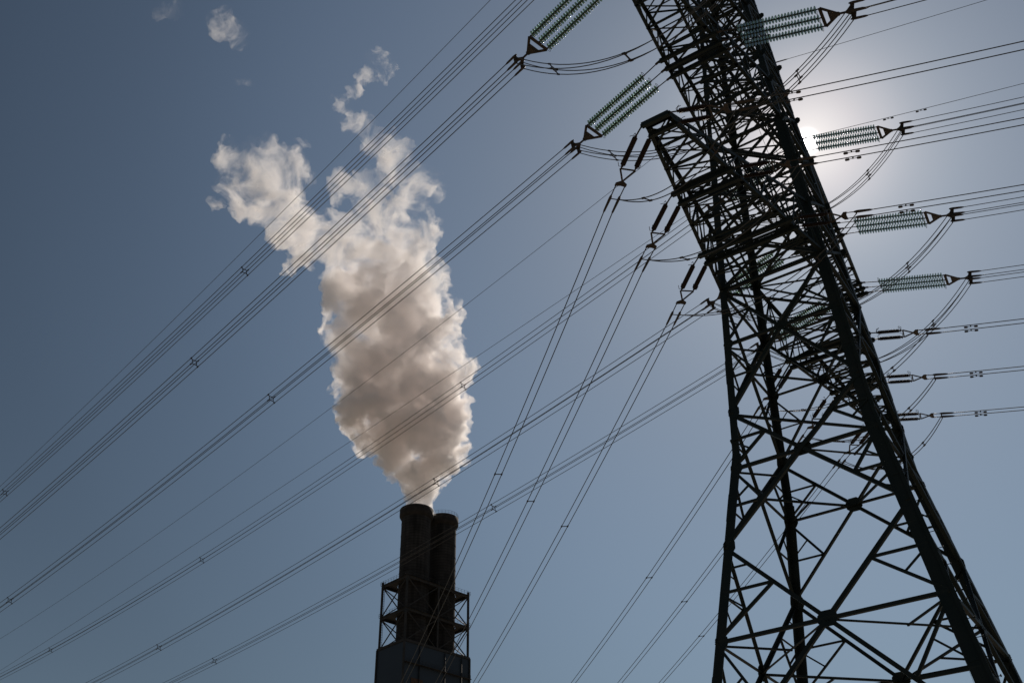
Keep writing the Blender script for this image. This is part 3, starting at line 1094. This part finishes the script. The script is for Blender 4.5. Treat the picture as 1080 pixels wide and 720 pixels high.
def steam_material(name, dens, scale, z0, z1, t0, t1, color=(.99, .97, .96), soft=.16, detail=7.0, dist=.6, thin=1.0):
    m = bpy.data.materials.new(name)
    n, l = nodes_of(m)
    n.clear()
    out = n.new('ShaderNodeOutputMaterial')
    tc_ = n.new('ShaderNodeTexCoord')
    nz_ = n.new('ShaderNodeTexNoise')
    nz_.inputs['Scale'].default_value = scale
    nz_.inputs['Detail'].default_value = detail
    nz_.inputs['Roughness'].default_value = .68
    nz_.inputs['Distortion'].default_value = dist
    l.new(tc_.outputs['Object'], nz_.inputs['Vector'])
    sp = n.new('ShaderNodeSeparateXYZ'); l.new(tc_.outputs['Object'], sp.inputs[0])
    th = n.new('ShaderNodeMapRange')
    th.inputs['From Min'].default_value = z0; th.inputs['From Max'].default_value = z1
    th.inputs['To Min'].default_value = t0; th.inputs['To Max'].default_value = t1
    l.new(sp.outputs['Z'], th.inputs['Value'])
    sub = n.new('ShaderNodeMath'); sub.operation = 'SUBTRACT'
    l.new(nz_.outputs['Fac'], sub.inputs[0]); l.new(th.outputs['Result'], sub.inputs[1])
    mr = n.new('ShaderNodeMapRange'); mr.interpolation_type = 'SMOOTHSTEP'
    mr.inputs['From Min'].default_value = 0; mr.inputs['From Max'].default_value = soft
    dz = n.new('ShaderNodeMapRange')
    dz.inputs['From Min'].default_value = z0; dz.inputs['From Max'].default_value = z1
    dz.inputs['To Min'].default_value = dens; dz.inputs['To Max'].default_value = dens * thin
    l.new(sp.outputs['Z'], dz.inputs['Value']); l.new(dz.outputs[0], mr.inputs['To Max'])
    l.new(sub.outputs[0], mr.inputs['Value'])
    vol = n.new('ShaderNodeVolumePrincipled')
    vol.inputs['Color'].default_value = (*color, 1)
    vol.inputs['Anisotropy'].default_value = .35
    l.new(mr.outputs['Result'], vol.inputs['Density'])
    l.new(vol.outputs[0], out.inputs['Volume'])
    tr = n.new('ShaderNodeBsdfTransparent')
    df = n.new('ShaderNodeBsdfTranslucent'); df.inputs['Color'].default_value = (.8, .8, .8, 1)
    mx = n.new('ShaderNodeMixShader'); mx.inputs[0].default_value = .004
    l.new(tr.outputs[0], mx.inputs[1]); l.new(df.outputs[0], mx.inputs[2])
    l.new(mx.outputs[0], out.inputs['Surface'])
    m.cycles.volume_step_rate = 0.07
    m.cycles.volume_sampling = 'MULTIPLE_IMPORTANCE'
    return m


def blob_mesh(name, lobes, voxel, disp, seed=1, origin=None, keep=60):
    """Closed cloud hull: union of spheres, remeshed and roughened."""
    rnd = random.Random(seed)
    bm = bmesh.new()
    org = Vector(origin)
    for c, r, sq in lobes:
        mt = Matrix.Translation(Vector(c) - org) @ Matrix.Diagonal((r * sq[0], r * sq[1], r * sq[2], 1))
        bmesh.ops.create_icosphere(bm, subdivisions=3, radius=1.0, matrix=mt)
    me = bpy.data.meshes.new(name)
    bm.to_mesh(me); bm.free()
    o = bpy.data.objects.new(name, me)
    COL.objects.link(o)
    o.location = org
    rm = o.modifiers.new('remesh', 'REMESH'); rm.mode = 'VOXEL'; rm.voxel_size = voxel
    for i, (size, st) in enumerate(disp):
        tx = bpy.data.textures.new(name + '_noise', 'CLOUDS')
        tx.noise_scale = size; tx.noise_depth = 2; tx.noise_type = 'HARD_NOISE'
        dm = o.modifiers.new('displace', 'DISPLACE')
        dm.texture = tx; dm.texture_coords = 'LOCAL'; dm.strength = st; dm.mid_level = .4
    r2 = o.modifiers.new('remesh', 'REMESH'); r2.mode = 'VOXEL'; r2.voxel_size = voxel
    dg = bpy.context.evaluated_depsgraph_get()
    dg.update()
    new = bpy.data.meshes.new_from_object(o.evaluated_get(dg))
    o.modifiers.clear()
    # drop crumbs and inner bubbles, keep the large connected pieces
    bm = bmesh.new(); bm.from_mesh(new)
    seen, kill = set(), []
    for v0 in bm.verts:
        if v0 in seen: continue
        comp, st = [], [v0]
        seen.add(v0)
        while st:
            a = st.pop(); comp.append(a)
            for ed in a.link_edges:
                b2 = ed.other_vert(a)
                if b2 not in seen:
                    seen.add(b2); st.append(b2)
        if len(comp) < keep: kill += comp
    bmesh.ops.delete(bm, geom=kill, context='VERTS')
    bm.to_mesh(new); bm.free()
    o.data = new
    new.name = name
    for pl in new.polygons: pl.use_smooth = True
    return o


PX = 1101.75
lob = []
# (px, py, radius px, distance offset m)
PL = [(438, 530, 16.5, 0), (439, 518, 23, 0), (442, 503, 31, 0), (440, 490, 38, 0), (414, 484, 24, -2), (466, 486, 24, -2), (445, 478, 40, 1), (424, 488, 22, -2), (420, 470, 28, 2), (462, 470, 30, -2),
      (445, 455, 46, 0), (405, 455, 34, 3), (476, 462, 24, -3), (480, 445, 24, 2), (390, 435, 36, 0), (440, 425, 52, 0), (478, 425, 25, -2), (370, 438, 20, 0),
      (385, 405, 34, 4), (435, 390, 56, 0), (474, 398, 27, -4), (372, 378, 30, 0), (466, 368, 30, 0), (420, 355, 54, 0), (362, 352, 28, 2), (472, 345, 22, -2),
      (358, 330, 26, 0), (460, 328, 30, 2), (400, 322, 50, 0), (435, 310, 40, -4), (372, 305, 30, 0), (462, 300, 20, 0), (345, 285, 0, 0),
      (395, 285, 42, 0), (440, 280, 32, 0), (365, 270, 30, 3), (415, 255, 38, 0), (445, 250, 22, 0), (380, 245, 32, 0), (345, 258, 26, 0), (320, 268, 22, 0), (305, 282, 14, 0),
      (350, 232, 20, 0), (318, 245, 30, 0), (298, 228, 33, 2), (415, 222, 30, 0), (445, 228, 18, 0), (385, 215, 20, 0), (458, 245, 14, 0),
      (275, 205, 33, 0), (255, 190, 30, 0), (300, 190, 31, 0), (242, 172, 24, 0), (275, 170, 30, 0), (305, 170, 24, 0), (235, 195, 14, 0), (230, 215, 10, 0), (318, 152, 11, 0), (240, 152, 13, 0), (322, 190, 16, 0),
      (430, 198, 26, 0), (452, 190, 18, 0), (460, 203, 13, 0), (415, 175, 24, 0), (425, 158, 18, 0), (402, 150, 22, 0), (388, 134, 19, 0), (370, 130, 15, 0), (362, 112, 13, 0), (374, 96, 13, 0), (388, 80, 14, 0), (402, 68, 16, 0), (356, 200, 16, 0), (395, 192, 20, 0)]
rnd = random.Random(11)
for px, py, r, off in PL:
    if r <= 0: continue
    c = ray(px, py, HD + off)
    d = (c - CAM).dot(fwd)
    rm_ = r * d / PX
    lob.append((c, rm_, (1, 1, 1)))
    if py < 515:
        for k in range(7):
            a, b_ = rnd.uniform(0, 6.283), rnd.uniform(-1, 1)
            o = Vector((math.cos(a) * math.sqrt(1 - b_ * b_), math.sin(a) * math.sqrt(1 - b_ * b_), b_))
            lob.append((c + o * rm_ * .82, rm_ * rnd.uniform(.22, .42), (1, 1, 1)))
# steam inside the flue
lob.append((TOPC - EZ * 1.0, CH[0][2] - 1.3, (1, 1, .8)))
plume = blob_mesh('steam_plume', lob, 0.5, [(13.0, 9.0), (5.5, 4.6), (2.4, 2.2), (1.2, 1.0)], origin=TOPC, keep=1500)
plume.data.materials.clear()
plume.data.materials.append(steam_material('steam', .60, .075, -8, 140, .365, .465, color=(.998, .979, .973), thin=.22, soft=.17))
tag(plume, 'tall billowing white and grey steam plume rising from the left chimney', 'steam plume')


def wisp(label, pts, dens, seed, thr):
    lobes = []
    for px, py, r in pts:
        c = ray(px, py, HD)
        lobes.append((c, r * (c - CAM).dot(fwd) / PX, (1, 1, 1)))
    o = blob_mesh('drifting_steam_wisp', lobes, 1.1, [(8.0, 6.5), (3.2, 3.2), (1.4, 1.2)], seed=seed, origin=lobes[0][0])
    o.data.materials.clear()
    o.data.materials.append(steam_material('thin_steam_%d' % seed, dens, .10, -100, 100, thr, thr, soft=.30))
    return tag(o, label, 'steam wisp', 'torn off steam wisps')


wisp('largest torn off steam wisp, alone high above the left end of the plume', [(240, 30, 19), (228, 22, 13), (250, 42, 14), (238, 10, 11), (254, 25, 9), (246, 34, 16)], .13, 21, .45)
wisp('tiny steam wisp below the largest torn off one', [(258, 87, 8), (250, 83, 6)], .10, 22, .46)
wisp('very faint steam wisp near the top edge, left of the largest torn off one', [(178, 12, 13), (186, 4, 11), (168, 20, 8)], .05, 23, .48)
